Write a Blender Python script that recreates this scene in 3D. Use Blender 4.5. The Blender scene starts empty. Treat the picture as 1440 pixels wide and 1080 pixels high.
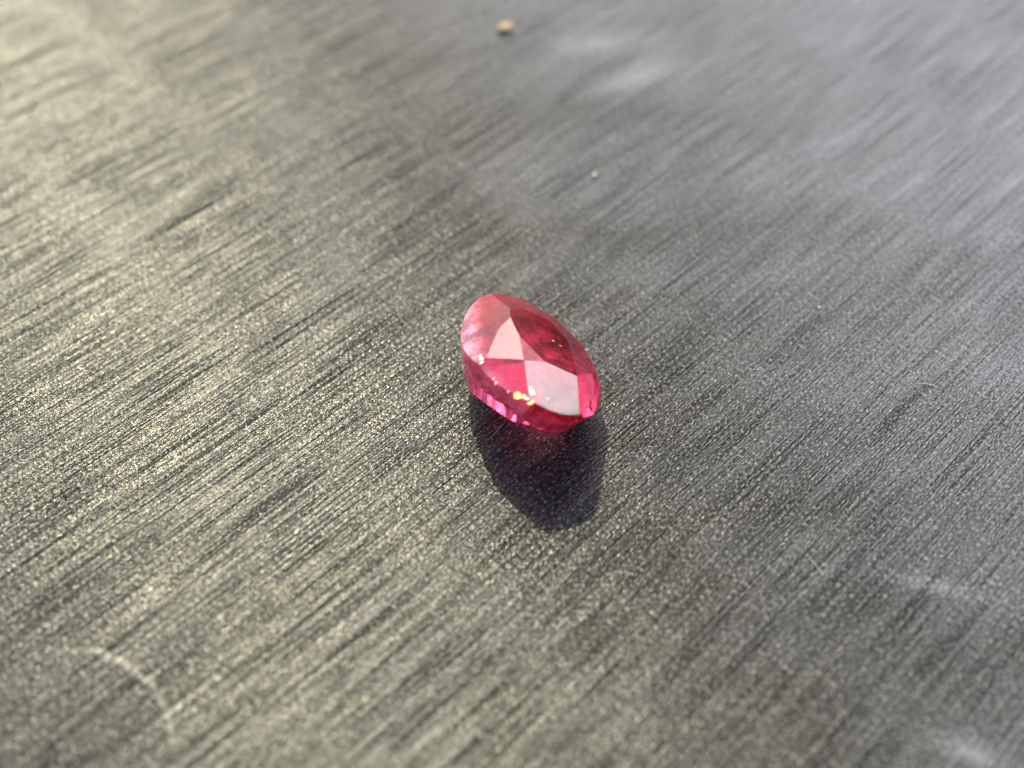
import bpy, bmesh, math, random
from mathutils import Vector, Matrix, noise

MM = 0.001                      # the scene is built at real size: 1 unit = 1 m
random.seed(7)
scene = bpy.context.scene
col = scene.collection

# ------------------------------------------------------------------ camera
PITCH, DIST = math.radians(52.0), 70.0
cam_data = bpy.data.cameras.new('camera')
cam = bpy.data.objects.new('camera', cam_data)
col.objects.link(cam)
cam.location = Vector((0, -DIST * math.cos(PITCH), DIST * math.sin(PITCH) + 0.12)) * MM
cam.rotation_euler = (math.pi / 2 - PITCH, 0, 0)
cam_data.sensor_width = 36.0
cam_data.angle = math.radians(50.0)
cam_data.clip_start, cam_data.clip_end = 0.001, 50.0
cam_data.dof.use_dof = True
cam_data.dof.focus_distance = 68.0 * MM
cam_data.dof.aperture_fstop = 16.0
cam_data.dof.aperture_blades = 6
scene.camera = cam

# ------------------------------------------------------------------ sky, sun, exposure
SUN_AZ, SUN_EL = math.radians(-11.5), math.radians(42.5)
world = bpy.data.worlds.new('World')
scene.world = world
world.use_nodes = True
wn = world.node_tree
bg = wn.nodes['Background']
sky = wn.nodes.new('ShaderNodeTexSky')
sky.sky_type = 'NISHITA'
sky.sun_disc = False
sky.sun_elevation = SUN_EL
sky.sun_rotation = SUN_AZ % (2 * math.pi)
sky.air_density = 1.0
sky.dust_density = 8.5
sky.ozone_density = 4.0
wn.links.new(sky.outputs[0], bg.inputs[0])
bg.inputs[1].default_value = 0.11

sun_data = bpy.data.lights.new('sun', 'SUN')
sun_data.energy = 3.8
sun_data.angle = math.radians(0.5)
sun_data.color = (1.0, 0.945, 0.60)
sun = bpy.data.objects.new('sun', sun_data)
col.objects.link(sun)
sun_dir = Vector((math.cos(SUN_EL) * math.sin(SUN_AZ), math.cos(SUN_EL) * math.cos(SUN_AZ), math.sin(SUN_EL)))
sun.rotation_euler = sun_dir.to_track_quat('Z', 'Y').to_euler()
sun.location = sun_dir * 0.3

vs = scene.view_settings
vs.view_transform, vs.look, vs.gamma, vs.exposure = 'Standard', 'None', 1.0, 0.57
vs.use_curve_mapping = False
cy = scene.cycles
cy.max_bounces = 16
cy.transmission_bounces = 14
cy.glossy_bounces = 10
cy.volume_bounces = 1
cy.caustics_reflective = True
cy.caustics_refractive = True
cy.blur_glossy = 0.3
cy.sample_clamp_indirect = 25.0
cy.use_denoising = True
cy.denoiser = "OPENIMAGEDENOISE"
cy.denoising_input_passes = "RGB_ALBEDO_NORMAL"
cy.denoising_prefilter = "ACCURATE"


# ------------------------------------------------------------------ helpers
class Nodes:
    """A small wrapper that keeps node graphs short."""
    def __init__(self, name, dims='3D'):
        self.dims = dims
        self.m = bpy.data.materials.new(name)
        self.m.use_nodes = True
        self.t = self.m.node_tree
        self.t.nodes.clear()
        self.out = self.t.nodes.new('ShaderNodeOutputMaterial')

    def n(self, kind, **kw):
        nd = self.t.nodes.new(kind)
        for k, v in kw.items():
            setattr(nd, k, v)
        return nd

    def set(self, sock, v):
        if isinstance(v, bpy.types.NodeSocket):
            self.t.links.new(v, sock)
        else:
            sock.default_value = v

    def math(self, op, a, b=0.0, c=None, clamp=False):
        nd = self.n('ShaderNodeMath', operation=op, use_clamp=clamp)
        self.set(nd.inputs[0], a)
        self.set(nd.inputs[1], b)
        if c is not None:
            self.set(nd.inputs[2], c)
        return nd.outputs[0]

    def remap(self, v, a, b, c=0.0, d=1.0):
        nd = self.n('ShaderNodeMapRange', clamp=True)
        for s, x in zip(nd.inputs, (v, a, b, c, d)):
            self.set(s, x)
        return nd.outputs[0]

    def mapping(self, vec, loc=(0, 0, 0), rot=(0, 0, 0), scale=(1, 1, 1)):
        nd = self.n('ShaderNodeMapping')
        self.set(nd.inputs[0], vec)
        nd.inputs[1].default_value, nd.inputs[2].default_value, nd.inputs[3].default_value = loc, rot, scale
        return nd.outputs[0]

    def noise(self, vec, scale, detail=2.0, rough=0.5, dist=0.0):
        nd = self.n('ShaderNodeTexNoise', noise_dimensions=self.dims)
        self.set(nd.inputs['Vector'], vec)
        nd.inputs['Scale'].default_value = scale
        nd.inputs['Detail'].default_value = detail
        nd.inputs['Roughness'].default_value = rough
        nd.inputs['Distortion'].default_value = dist
        return nd.outputs[0]

    def bump(self, h, dist, strength=1.0, normal=None):
        nd = self.n('ShaderNodeBump')
        nd.inputs['Strength'].default_value = strength
        nd.inputs['Distance'].default_value = dist
        self.set(nd.inputs['Height'], h)
        if normal is not None:
            self.set(nd.inputs['Normal'], normal)
        return nd.outputs[0]

    def mix(self, fac, a, b):
        nd = self.n('ShaderNodeMix', data_type='RGBA')
        self.set(nd.inputs[0], fac)
        self.set(nd.inputs[6], a)
        self.set(nd.inputs[7], b)
        return nd.outputs[2]

    def principled(self, **kw):
        nd = self.n('ShaderNodeBsdfPrincipled')
        for k, v in kw.items():
            self.set(nd.inputs[k.replace('_', ' ')], v)
        self.t.links.new(nd.outputs[0], self.out.inputs[0])
        return nd


def link_mesh(name, verts, faces, mat, parent=None, smooth=False):
    me = bpy.data.meshes.new(name)
    me.from_pydata(verts, [], faces)
    me.update()
    if smooth:
        for p in me.polygons:
            p.use_smooth = True
    ob = bpy.data.objects.new(name, me)
    me.materials.append(mat)
    col.objects.link(ob)
    if parent:
        ob.parent = parent
    return ob


def tag(ob, label=None, cat=None, group=None, kind=None):
    for k, v in (('label', label), ('category', cat), ('group', group), ('kind', kind)):
        if v:
            ob[k] = v
    return ob


# ------------------------------------------------------------------ the brushed black surface
NAP, NAPX = 0.15, 0.045
GROOVE = math.radians(44.0)          # direction of the brushing on the surface


def surface_material():
    g = Nodes('brushed_black_surface', '2D')
    tc = g.n('ShaderNodeTexCoord')
    mm = g.mapping(tc.outputs['Object'], scale=(1000, 1000, 1000))           # millimetres
    al = g.mapping(mm, rot=(0, 0, -GROOVE))                                   # x along the grooves
    fine = g.noise(g.mapping(al, scale=(0.16, 11.5, 1)), 1.0, 1, 0.5)          # straight fine grooves
    wide = g.noise(g.mapping(al, loc=(31, 7, 0), scale=(0.05, 0.7, 1)), 1.0, 2, 0.6)
    grain = g.noise(g.mapping(al, loc=(3, 55, 0), scale=(3.8, 9.5, 1)), 1.0, 1, 0.6)
    patch = g.noise(g.mapping(al, loc=(9, 3, 0), scale=(0.10, 0.22, 1)), 1.0, 3, 0.6)
    scr = g.noise(g.mapping(al, loc=(77, 13, 0), scale=(0.09, 7.5, 1)), 1.0, 0, 0.5)   # deeper scratches
    crack = g.remap(scr, 0.57, 0.68)
    crack = g.math('MULTIPLY', crack, g.remap(wide, 0.30, 0.62, 0.25, 1.0))
    crack = g.math('MULTIPLY', crack, g.remap(grain, 0.66, 0.42))

    # a thin crescent mark pressed into the near left corner
    sp = g.n('ShaderNodeSeparateXYZ')
    g.set(sp.inputs[0], mm)
    ax = g.math('ADD', sp.outputs[0], 23.45)
    ay = g.math('ADD', sp.outputs[1], 24.4)
    ar = g.math('SUBTRACT', g.math('SQRT', g.math('ADD', g.math('MULTIPLY', ax, ax), g.math('MULTIPLY', ay, ay))), 6.28)
    ar = g.math('ADD', ar, g.math('MULTIPLY', g.math('SUBTRACT', wide, 0.5), 0.35))
    aa = g.math('ARCTAN2', ay, ax)
    arc_f = g.math('MULTIPLY', g.remap(aa, 0.15, 0.45), g.remap(aa, 1.75, 1.25))
    lip = g.math('MULTIPLY', arc_f, g.remap(g.math('ABSOLUTE', ar), 0.20, 0.0))

    h = g.math('MULTIPLY', fine, 0.48)
    h = g.math('ADD', h, g.math('MULTIPLY', wide, 0.25))
    h = g.math('ADD', h, g.math('MULTIPLY', grain, 0.56))
    h = g.math('SUBTRACT', h, g.math('MULTIPLY', crack, 0.6))
    h = g.math('ADD', h, g.math('MULTIPLY', g.math('MULTIPLY', arc_f, g.remap(ar, 0.25, -0.1)), 0.5))
    # the brushed nap leans a few degrees along the grooves
    geo = g.n('ShaderNodeNewGeometry')
    lean = g.n('ShaderNodeVectorMath', operation='ADD')
    g.set(lean.inputs[0], geo.outputs['Normal'])
    lean.inputs[1].default_value = (NAP * math.cos(GROOVE) - NAPX * math.sin(GROOVE), NAP * math.sin(GROOVE) + NAPX * math.cos(GROOVE), 0)
    nn = g.n('ShaderNodeVectorMath', operation='NORMALIZE')
    g.set(nn.inputs[0], lean.outputs[0])
    nrm = g.bump(h, 0.000082, 1.0, nn.outputs[0])

    base = g.mix(g.remap(grain, 0.38, 0.66), (0.006, 0.006, 0.0063, 1), (0.056, 0.0557, 0.055, 1))
    fleck = g.math('MULTIPLY', g.remap(grain, 0.64, 0.74), 0.55)               # pale grains, with sparkle painted in as flecks
    base = g.mix(fleck, base, (0.40, 0.40, 0.40, 1))
    grv = g.remap(fine, 0.47, 0.36, 0.0, 0.72)                                # dark groove bottoms
    base = g.mix(grv, base, (0.006, 0.006, 0.006, 1))
    # bluish sky sheen painted into the colour, stronger far right, with wipe streaks
    sky_sheen = g.math('ADD', g.math('MULTIPLY', sp.outputs[0], 0.85), g.math('MULTIPLY', sp.outputs[1], 0.45))
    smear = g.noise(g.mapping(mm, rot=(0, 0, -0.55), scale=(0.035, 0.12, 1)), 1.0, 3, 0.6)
    sky_sheen = g.math('ADD', sky_sheen, g.math('MULTIPLY', g.math('SUBTRACT', smear, 0.5), 26.0))
    sky_sheen = g.remap(sky_sheen, 2.0, 46.0, 0.0, 0.58)
    dust = g.math('ADD', g.math('MULTIPLY', g.remap(patch, 0.40, 0.72), 0.04), sky_sheen)  # sparse dust plus the painted sky sheen
    # soft wipe marks with uneven edges
    wv = g.n('ShaderNodeVectorMath', operation='MULTIPLY_ADD')
    cmb = g.n('ShaderNodeCombineXYZ')
    g.set(cmb.inputs[0], patch)
    g.set(cmb.inputs[1], smear)
    g.set(wv.inputs[0], cmb.outputs[0])
    wv.inputs[1].default_value = (3.0, 3.0, 0)
    g.set(wv.inputs[2], mm)
    wv2 = g.n('ShaderNodeVectorMath', operation='SUBTRACT')
    g.set(wv2.inputs[0], wv.outputs[0])
    wv2.inputs[1].default_value = (1.5, 1.5, 0)
    wob = wv2.outputs[0]
    for wx, wy, wr, wl, ww, wk in ((7.3, 37.0, .22, 6.0, 2.0, .24), (10.2, 32.6, .62, 8.0, 2.0, .21),
                                   (23.6, -14.1, -.25, 4.5, .9, .24), (23.6, -23.2, -.30, 2.4, 1.1, .32),
                                   (25.0, 24.0, .7, 7.0, 1.6, .16)):
        mp = g.n('ShaderNodeMapping', vector_type='TEXTURE')
        g.set(mp.inputs[0], wob)
        mp.inputs[1].default_value, mp.inputs[2].default_value, mp.inputs[3].default_value = (wx, wy, 0), (0, 0, wr), (wl * 1.25, ww * 1.25, 1e6)
        gr = g.n('ShaderNodeTexGradient', gradient_type='QUADRATIC_SPHERE')
        g.set(gr.inputs[0], mp.outputs[0])
        dust = g.math('MULTIPLY_ADD', gr.outputs[1], wk * 1.6, dust)  # adds the wipe marks to the dust and painted sky sheen
    dust = g.math('MULTIPLY', dust, g.remap(g.math('ADD', g.math('MULTIPLY', grain, 0.6), g.math('MULTIPLY', fine, 0.4)), 0.34, 0.62, 0.35, 1.35), clamp=True)  # dust, wipe marks and painted sky sheen, broken up by the grain
    base = g.mix(dust, base, (0.29, 0.31, 0.40, 1))  # dust, wipe marks and painted sky sheen share this bluish tone
    base = g.mix(g.math('MULTIPLY', lip, g.remap(grain, 0.3, 0.6, 0.3, 1.0)), base, (0.26, 0.255, 0.24, 1))  # lit edge of the crescent, painted as a pale line
    base = g.mix(g.math('MULTIPLY', crack, 0.45), base, (0.004, 0.004, 0.004, 1))
    rough = g.remap(patch, 0.35, 0.75, 0.22, 0.30)
    spec = g.math('MULTIPLY', g.math('SUBTRACT', 1.0, g.math('MULTIPLY', g.math('ADD', grv, crack, clamp=True), 0.8)), 0.36)
    tang = g.n('ShaderNodeTangent', direction_type='UV_MAP')
    p = g.principled(Base_Color=base, Roughness=rough, IOR=1.5, Anisotropic=0.2, Normal=nrm,
                     Tangent=tang.outputs[0])
    g.set(p.inputs['Specular IOR Level'], spec)
    p.inputs['Sheen Weight'].default_value = 0.12
    p.inputs['Sheen Roughness'].default_value = 0.30
    p.inputs['Sheen Tint'].default_value = (0.82, 0.88, 1.0, 1)
    return g.m


def arc_mark(x, y):
    """A crescent dent pressed into the surface (mm)."""
    cx, cy_, r = -23.45, -24.4, 6.28
    dx, dy = x - cx, y - cy_
    rr, a = math.hypot(dx, dy), math.degrees(math.atan2(dy, dx))
    fade = max(0.0, 1 - abs(a - 48) / 40.0)
    fade = min(1.0, fade * 2.2)
    t = rr - r
    step = 1 / (1 + math.exp(max(-40, min(40, t / 0.13))))
    lip = math.exp(-((t + 0.25) / 0.35) ** 2)
    return 0.25 * fade * (0.03 * step * math.exp(-max(0, -t) / 3.0) + 0.05 * lip)


def build_surface():
    n = 460
    def warp(t):                       # dense near the centre, sparse towards the edge
        s = abs(t)
        v = 55 * s / 0.8 if s <= 0.8 else 55 + (s - 0.8) / 0.2 * 30 + 900 * ((s - 0.8) / 0.2) ** 3
        return math.copysign(v, t)
    ax = [warp(-1 + 2 * i / n) for i in range(n + 1)]
    verts = []
    for y in ax:
        for x in ax:
            z = 0.0
            if abs(x) < 60 and abs(y) < 60:
                d2 = math.hypot(x - 1.2, y)
                m = max(0.0, min(1.0, (d2 - 9) / 8))
                z = m * 0.10 * noise.noise(Vector((x * 0.045, y * 0.045, 3.0)))
                z += m * 0.03 * noise.noise(Vector((x * 0.16, y * 0.16, 9.0)))
                if x < -10 and y < -8:
                    z += arc_mark(x, y)
            verts.append((x * MM, y * MM, z * MM))
    faces = [(j * (n + 1) + i, j * (n + 1) + i + 1, (j + 1) * (n + 1) + i + 1, (j + 1) * (n + 1) + i)
             for j in range(n) for i in range(n)]
    ob = link_mesh('table_surface', verts, faces, surface_material(), smooth=True)
    me = ob.data
    uv = me.uv_layers.new(name='UVMap')
    c, s = math.cos(GROOVE), math.sin(GROOVE)
    for lp in me.loops:
        v = me.vertices[lp.vertex_index].co
        uv.data[lp.index].uv = (-v.x * s + v.y * c, v.x * c + v.y * s)   # u runs across the grooves
    tag(ob, kind='structure')
    return ob


surface = build_surface()

# ------------------------------------------------------------------ the gemstone (local frame in mm)
GEM_C = Vector((1.2085, -0.2651, 3.4381))
GEM_U = Vector((0.49799, -0.86659, 0.03203))       # long axis
GEM_V = Vector((0.75582, 0.41564, -0.50594))
GEM_N = Vector((0.42513, 0.27617, 0.86197))        # table normal
A_, B_ = 5.78, 4.40                                # girdle half axes
CROWN = [                                          # table and crown facets: outward normal, distance
    ((0.0, 0.0, 1.0), 1.3800),
    ((-0.1657, -0.6077, 0.7767), 2.1518), ((0.0347, -0.1997, 0.9792), 1.7053),
    ((0.3524, -0.2812, 0.8926), 2.4342), ((0.0938, -0.7889, 0.6074), 2.9043),
    ((-0.3668, -0.6383, 0.6768), 2.4286), ((-0.3533, -0.7102, 0.6089), 2.5072),
    ((0.5066, 0.3764, 0.7757), 3.0323), ((0.1340, 0.2842, 0.9494), 1.9091),
    ((-0.0345, 0.2795, 0.9595), 1.8708), ((-0.2162, 0.1570, 0.9636), 1.9638),
    ((-0.3008, 0.0201, 0.9535), 2.1185)]


def girdle_facet(az, ang, hz, sg):
    t = math.radians(az)
    x, y = A_ * math.cos(t), B_ * math.sin(t)
    nx, ny = math.cos(t) / A_, math.sin(t) / B_
    l = math.hypot(nx, ny)
    a = math.radians(ang)
    n = (nx / l * math.sin(a), ny / l * math.sin(a), sg * math.cos(a))
    return n, n[0] * x + n[1] * y + n[2] * hz


def gem_planes():
    out = list(CROWN)
    for az, ang, hz in ((25, 44, -.05), (42, 50, -.12), (60, 52, -.2), (80, 52, -.2), (104, 50, -.15),
                        (128, 50, -.05), (156, 50, -.05), (180, 50, -.05), (205, 50, .1)):
        out.append(girdle_facet(az, ang, hz, 1))
    for i in range(56):
        t = 2 * math.pi * (i + .5) / 56
        nx, ny = math.cos(t) / A_, math.sin(t) / B_
        l = math.hypot(nx, ny)
        out.append(((nx / l, ny / l, 0.0), 1 / l))
    for a in range(0, 360, 10):
        out.append(girdle_facet(a + 6, 66, .10, -1))
    for a in range(20, 380, 45):
        out.append(girdle_facet(a, 46 if 190 < a < 330 else 42, -1.50 if 190 < a < 330 else -1.15, -1))
    for a in range(40, 400, 90):
        out.append(girdle_facet(a, 30, -1.85, -1))
    nz = (-GEM_U.z, -GEM_V.z, -GEM_N.z)            # the pavilion facet the stone rests on
    out.append((nz, GEM_C.z - 0.004))
    return out


def clip_solid(planes, eps=1e-6):
    """Cut a big cube by every plane: the convex faceted solid, as a list of polygons."""
    s = 20.0
    c = [(x, y, z) for x in (-s, s) for y in (-s, s) for z in (-s, s)]
    polys = [[c[i] for i in f] for f in
             ((0, 1, 3, 2), (4, 6, 7, 5), (0, 4, 5, 1), (2, 3, 7, 6), (0, 2, 6, 4), (1, 5, 7, 3))]
    for n, d in planes:
        n = Vector(n)
        out, cut = [], []
        for poly in polys:
            ds = [n.dot(p) - d for p in map(Vector, poly)]
            if max(ds) <= eps:
                out.append(poly)
                cut += [p for p, q in zip(poly, ds) if abs(q) <= eps]
                continue
            q = []
            for i in range(len(poly)):
                a, b, da, db = poly[i], poly[(i + 1) % len(poly)], ds[i], ds[(i + 1) % len(poly)]
                if da <= eps:
                    q.append(a)
                if (da > eps) != (db > eps):
                    t = da / (da - db)
                    x = tuple(a[k] + t * (b[k] - a[k]) for k in range(3))
                    q.append(x)
                    cut.append(x)
            cut += [p for p, w in zip(poly, ds) if abs(w) <= eps]
            if len(q) >= 3:
                out.append(q)
        pts = []
        for x in cut:
            if all(max(abs(x[k] - y[k]) for k in range(3)) > 1e-5 for y in pts):
                pts.append(x)
        if len(pts) >= 3 and len(out) < len(polys) + 1 and any(True for _ in cut):
            m = sum((Vector(p) for p in pts), Vector()) / len(pts)
            ex = n.orthogonal().normalized()
            ey = n.cross(ex)
            pts.sort(key=lambda p: math.atan2((Vector(p) - m).dot(ey), (Vector(p) - m).dot(ex)))
            out.append(pts)
        polys = out
    return polys


def gem_material():
    g = Nodes('pink_gem')
    tc = g.n('ShaderNodeTexCoord')
    mm = g.mapping(tc.outputs['Object'], scale=(1000, 1000, 1000))
    nz = g.noise(mm, 1.6, 3, 0.6)
    rough = g.remap(nz, 0.40, 0.75, 0.0, 0.05)
    clear = g.principled(Base_Color=(1.0, 0.93, 0.95, 1), Roughness=rough, IOR=1.765, Transmission_Weight=1.0)
    milky = g.n('ShaderNodeBsdfPrincipled')                     # cloudy zones that scatter light inside the stone
    milky.inputs['Base Color'].default_value = (0.92, 0.10, 0.22, 1)
    milky.inputs['Subsurface Weight'].default_value = 1.0
    milky.inputs['Subsurface Radius'].default_value = (4.0, 0.5, 1.0)
    milky.inputs['Subsurface Scale'].default_value = 0.001
    milky.inputs['IOR'].default_value = 1.765
    milky.inputs['Roughness'].default_value = 0.03
    cloud = g.noise(mm, 0.9, 5, 0.68)
    sep = g.n('ShaderNodeSeparateXYZ')
    g.set(sep.inputs[0], mm)
    rim = g.remap(sep.outputs[2], 1.36, -0.6, 0.03, 1.0)        # cloudier towards the girdle, clear under the table
    end = g.remap(sep.outputs[0], -0.5, -3.5, 0.0, 0.12)         # and towards the one pointed end
    att = g.n('ShaderNodeAttribute', attribute_name='sky_glare')  # marks the facets that carry a painted sky reflection
    rim = g.math('ADD', rim, g.remap(sep.outputs[2], 0.1, -0.5, 0.0, 4.0))      # the whole pavilion is milky
    fac = g.math('MULTIPLY', g.remap(cloud, 0.42, 0.66, 0.03, 0.17), rim)
    fac = g.math('ADD', fac, end)
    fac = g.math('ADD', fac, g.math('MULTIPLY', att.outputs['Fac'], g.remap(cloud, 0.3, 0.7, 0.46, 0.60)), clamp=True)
    low = g.math('MULTIPLY', g.remap(sep.outputs[2], 0.2, -0.6), g.remap(sep.outputs[0], 5.5, 3.5, 0.35, 1.0))
    tint = g.mix(low, (0.90, 0.05, 0.12, 1), (0.97, 0.34, 0.53, 1))             # redder crown, magenta pavilion
    g.set(milky.inputs['Base Color'], g.mix(att.outputs['Fac'], tint, (0.95, 0.74, 0.85, 1)))  # pale pink stands in for sky reflected in those facets
    mx = g.n('ShaderNodeMixShader')
    g.set(mx.inputs[0], fac)
    g.t.links.new(clear.outputs[0], mx.inputs[1])
    g.t.links.new(milky.outputs[0], mx.inputs[2])
    g.t.links.new(mx.outputs[0], g.out.inputs[0])
    va = g.n('ShaderNodeVolumeAbsorption')
    va.inputs['Color'].default_value = (0.93, 0.05, 0.42, 1)
    va.inputs['Density'].default_value = 240.0
    g.t.links.new(va.outputs[0], g.out.inputs['Volume'])
    return g.m


def build_gem():
    bm = bmesh.new()
    hz = bm.faces.layers.float.new('sky_glare')
    pale_facets = ((Vector((0.3524, -0.2812, 0.8926)), 1.0), (Vector((0.0347, -0.1997, 0.9792)), 0.30))   # two facets with the sky's reflection painted on
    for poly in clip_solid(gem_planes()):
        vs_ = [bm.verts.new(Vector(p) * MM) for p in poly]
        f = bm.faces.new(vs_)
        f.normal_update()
        for n, w in pale_facets:
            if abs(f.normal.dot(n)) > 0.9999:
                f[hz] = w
    bmesh.ops.remove_doubles(bm, verts=bm.verts, dist=0.012 * MM)
    bmesh.ops.dissolve_degenerate(bm, edges=bm.edges, dist=0.004 * MM)
    bmesh.ops.recalc_face_normals(bm, faces=bm.faces)
    bmesh.ops.bevel(bm, geom=list(bm.edges), offset=0.022 * MM, segments=2, profile=0.5, affect='EDGES',
                    clamp_overlap=True)
    bmesh.ops.recalc_face_normals(bm, faces=bm.faces)
    me = bpy.data.meshes.new('gemstone')
    bm.to_mesh(me)
    print('GEM boundary edges', sum(1 for e in bm.edges if not e.is_manifold), 'faces', len(bm.faces))
    bm.free()
    ob = bpy.data.objects.new('gemstone', me)
    me.materials.append(gem_material())
    col.objects.link(ob)
    m = Matrix((GEM_U, GEM_V, GEM_N)).transposed().to_4x4()
    m.translation = GEM_C * MM
    ob.matrix_world = m
    return tag(ob, 'faceted oval pink gemstone lying tilted on the brushed black surface', 'gemstone')


gem = build_gem()


def jag(r, n, seed, el=1.0):
    rnd = random.Random(seed)
    return [(r * el * rnd.uniform(.55, 1.15) * math.cos(2 * math.pi * i / n), r * rnd.uniform(.55, 1.15) * math.sin(2 * math.pi * i / n))
            for i in range(n)]


def chip_material(name, c):
    g = Nodes(name)
    g.principled(Base_Color=c, Roughness=0.5, IOR=1.5)
    return g.m


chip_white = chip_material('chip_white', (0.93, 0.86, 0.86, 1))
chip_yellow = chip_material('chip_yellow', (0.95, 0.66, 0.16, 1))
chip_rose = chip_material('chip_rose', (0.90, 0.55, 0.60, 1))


def build_chips():
    """Small flakes and nicks on the facets and along the girdle that flash in the sun."""
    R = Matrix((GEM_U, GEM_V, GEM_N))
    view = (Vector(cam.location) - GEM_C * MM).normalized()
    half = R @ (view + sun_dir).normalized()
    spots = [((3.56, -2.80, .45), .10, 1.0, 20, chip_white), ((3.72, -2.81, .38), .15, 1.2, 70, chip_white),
             ((3.88, -2.82, .32), .17, 1.0, 60, chip_white),
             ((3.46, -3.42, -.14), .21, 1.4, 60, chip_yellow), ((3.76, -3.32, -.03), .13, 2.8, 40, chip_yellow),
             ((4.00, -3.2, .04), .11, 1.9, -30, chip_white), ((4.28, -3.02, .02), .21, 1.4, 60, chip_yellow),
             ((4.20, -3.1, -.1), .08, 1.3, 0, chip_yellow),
             ((0.02, -4.0, -.16), .10, 1.8, 70, chip_white), ((.22, -4.0, -.22), .14, 1.2, 20, chip_white),
             ((.42, -4.06, -.32), .12, 1.6, 50, chip_rose), ((.16, -4.03, -.34), .06, 1.0, 0, chip_white),
             ((1.74, -3.93, -.42), .06, 1.9, 80, chip_rose), ((2.02, -3.88, -.52), .045, 3.6, 75, chip_white),
             ((2.95, -3.62, -.36), .06, 2.2, 70, chip_rose),
             ((4.40, -2.0, .37), .07, 1.0, 0, chip_white),
             ((.38, .66, 1.385), .025, 7.0, -35, chip_rose), ((.86, .94, 1.385), .02, 6.0, -25, chip_rose),
             ((5.72, -.25, -.22), .05, 1.4, 0, chip_yellow), ((5.07, .50, .37), .02, 6.0, 70, chip_rose)]
    for k, (p, r, el, rot, mat) in enumerate(spots):
        rnd = random.Random(k * 7 + 1)
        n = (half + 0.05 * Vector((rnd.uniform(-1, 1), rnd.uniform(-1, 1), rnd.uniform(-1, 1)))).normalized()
        ex = n.orthogonal().normalized()
        ex = Matrix.Rotation(math.radians(rot), 3, n) @ ex
        ey = n.cross(ex)
        c = Vector(p) + n * 0.02
        ring = jag(r, 9, k, el)
        top = [c + ex * x + ey * y for x, y in ring] + [c + n * 0.015]
        bot = [c + ex * x * .7 + ey * y * .7 - n * 0.05 for x, y in ring]
        m = len(ring)
        verts = [v * MM for v in top + bot]
        faces = [(i, (i + 1) % m, m) for i in range(m)]
        faces += [(i, m + 1 + i, m + 1 + (i + 1) % m, (i + 1) % m) for i in range(m)]
        faces.append(tuple(m + 1 + i for i in range(m)))
        link_mesh('scratch' if el >= 3 else 'girdle_nick' if p[2] < 0.2 else 'chip', verts, faces, mat, gem)


build_chips()

# ------------------------------------------------------------------ crumb, fibres and dust on the surface


def plain_material(name, c, rough=0.6, vary=0.25, sss=0.0):
    g = Nodes(name)
    tc = g.n('ShaderNodeTexCoord')
    nz = g.noise(g.mapping(tc.outputs['Object'], scale=(1000, 1000, 1000)), 4.0, 3, 0.6)
    dark = tuple(x * (1 - vary) for x in c[:3]) + (1,)
    g.principled(Base_Color=g.mix(nz, dark, c), Roughness=rough)
    return g.m


def lump(name, x, y, size, mat, seed, flat=0.7, sub=3, rough=0.35):
    bm = bmesh.new()
    bmesh.ops.create_icosphere(bm, subdivisions=sub, radius=1.0)
    off = Vector((seed * 3.1, seed * 1.7, seed))
    for v in bm.verts:
        d = 1 + rough * noise.noise(v.co * 1.3 + off) + 0.4 * rough * noise.noise(v.co * 3.1 + off)
        v.co = v.co * d
        v.co.z *= flat
        v.co *= size * MM
    lo = min(v.co.z for v in bm.verts)
    for v in bm.verts:
        v.co.z -= lo
    me = bpy.data.meshes.new(name)
    bm.to_mesh(me)
    bm.free()
    me.materials.append(mat)
    ob = bpy.data.objects.new(name, me)
    ob.location = (x * MM, y * MM, ground_z(x, y) * MM - 0.01 * MM)
    col.objects.link(ob)
    return ob


def ground_z(x, y):
    d2 = math.hypot(x - 1.2, y)
    m = max(0.0, min(1.0, (d2 - 9) / 8))
    z = m * 0.10 * noise.noise(Vector((x * 0.045, y * 0.045, 3.0)))
    z += m * 0.03 * noise.noise(Vector((x * 0.16, y * 0.16, 9.0)))
    return z + (arc_mark(x, y) if x < -10 and y < -8 else 0.0)


crumb_mat = plain_material('crumb_tan', (0.52, 0.37, 0.25, 1), 0.8, 0.4)
speck_mat = plain_material('pale_speck', (0.75, 0.73, 0.70, 1), 0.35, 0.1)
fibre_mat = plain_material('pale_fibre', (0.72, 0.71, 0.70, 1), 0.4, 0.1)
dark_fibre_mat = plain_material('dark_fibre', (0.03, 0.028, 0.026, 1), 0.4, 0.2)

tag(lump('crumb', -0.55, 38.5, 0.55, crumb_mat, 3, 0.34, 3, 0.7), 'small orange brown crumb lying far behind the gemstone', 'crumb')
tag(lump('dust_speck', 6.18, 19.85, 0.15, speck_mat, 5), 'white dust speck on the surface straight behind the gemstone', 'speck', 'white specks on the surface')
tag(lump('dust_speck', 20.75, 6.62, 0.09, speck_mat, 9), 'tiny bright white speck to the right of the gemstone', 'speck', 'white specks on the surface')
tag(lump('dust_speck', -23.45, 31.03, 0.15, speck_mat, 12), 'blurred pale speck near the upper left corner', 'speck', 'white specks on the surface')


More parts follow.
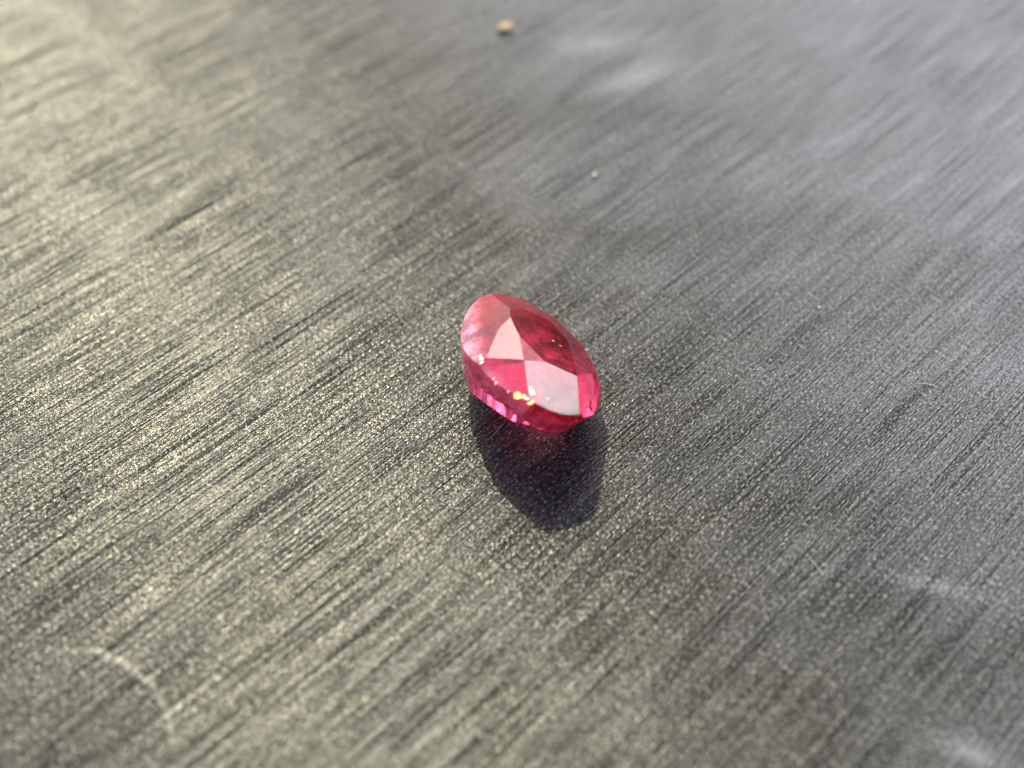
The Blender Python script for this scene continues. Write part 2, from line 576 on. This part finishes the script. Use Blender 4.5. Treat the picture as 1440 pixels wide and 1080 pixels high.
def fibre(name, pts, r, mat, lift=0.04):
    """A thin tapered thread through the given ground points (mm)."""
    P = []
    n = len(pts)
    for i in range(n - 1):
        p0, p1, p2, p3 = (Vector(pts[max(0, min(n - 1, i + k))]) for k in (-1, 0, 1, 2))
        for k in range(6):
            t = k / 6
            P.append(0.5 * ((2 * p1) + (p2 - p0) * t + (2 * p0 - 5 * p1 + 4 * p2 - p3) * t * t + (3 * p1 - p0 - 3 * p2 + p3) * t ** 3))
    P.append(Vector(pts[-1]))
    P = [Vector((q.x, q.y, ground_z(q.x, q.y) + r * .8 + lift * math.sin(math.pi * i / (len(P) - 1)))) for i, q in enumerate(P)]
    verts, faces, m = [], [], 6
    for i, q in enumerate(P):
        d = (P[min(i + 1, len(P) - 1)] - P[max(i - 1, 0)]).normalized()
        a = d.cross(Vector((0, 0, 1))).normalized()
        b = d.cross(a)
        rr = r * (0.35 + 0.65 * math.sin(math.pi * (i + 0.6) / (len(P) + 0.2)))
        verts += [(q + (a * math.cos(2 * math.pi * k / m) + b * math.sin(2 * math.pi * k / m)) * rr) * MM for k in range(m)]
    for i in range(len(P) - 1):
        faces += [(i * m + k, i * m + (k + 1) % m, (i + 1) * m + (k + 1) % m, (i + 1) * m + k) for k in range(m)]
    faces += [tuple(range(m - 1, -1, -1)), tuple((len(P) - 1) * m + k for k in range(m))]
    return link_mesh(name, verts, faces, mat, smooth=True)


tag(fibre('fibre', [(25.8, .14), (26.3, .10), (26.8, -.02), (27.05, -.22)], .02, fibre_mat),
    'short pale fibre lying at the right, level with the gemstone', 'fibre', 'pale fibres on the surface')
tag(fibre('fibre', [(16.95, -12.6), (17.2, -12.95), (17.42, -13.45)], .02, fibre_mat),
    'short pale fibre on the surface at the lower right', 'fibre', 'pale fibres on the surface')
tag(fibre('fibre', [(-1.5, -4.3), (-1.1, -3.85), (-.7, -3.3), (-.45, -3.0)], .012, fibre_mat, .02),
    'fine pale hair in the shadow at the left foot of the gemstone', 'fibre', 'pale fibres on the surface')
tag(fibre('fibre', [(30.5, -2.2), (30.35, -2.75), (30.55, -3.2), (30.95, -3.3)], .022, dark_fibre_mat),
    'tiny dark hooked fibre near the right edge', 'fibre')


def build_dust():
    """The countless fine specks of dust, one object."""
    rnd = random.Random(21)
    tet = [Vector((1, 1, 1)), Vector((-1, -1, 1)), Vector((-1, 1, -1)), Vector((1, -1, -1))]
    verts, faces = [], []
    for i in range(900):
        x, y = rnd.uniform(-46, 46), rnd.uniform(-26, 44)
        if math.hypot(x - 1.2, y + .5) < 7:
            continue
        r = 0.016 + 0.028 * rnd.random() ** 3
        q = Matrix.Rotation(rnd.uniform(0, 6.28), 3, Vector((rnd.random(), rnd.random(), rnd.random() + .1)).normalized())
        b = len(verts)
        s = [rnd.uniform(.5, 1.3) for _ in range(3)]
        pts = [q @ Vector((v.x * s[0], v.y * s[1], v.z * s[2])) * r for v in tet]
        z0 = ground_z(x, y) - min(p.z for p in pts)
        verts += [(p + Vector((x, y, z0))) * MM for p in pts]
        faces += [(b, b + 1, b + 2), (b, b + 3, b + 1), (b, b + 2, b + 3), (b + 1, b + 3, b + 2)]
    ob = link_mesh('dust', verts, faces, speck_mat)
    tag(ob, 'fine pale dust scattered over the black surface', 'dust', kind='stuff')


build_dust()
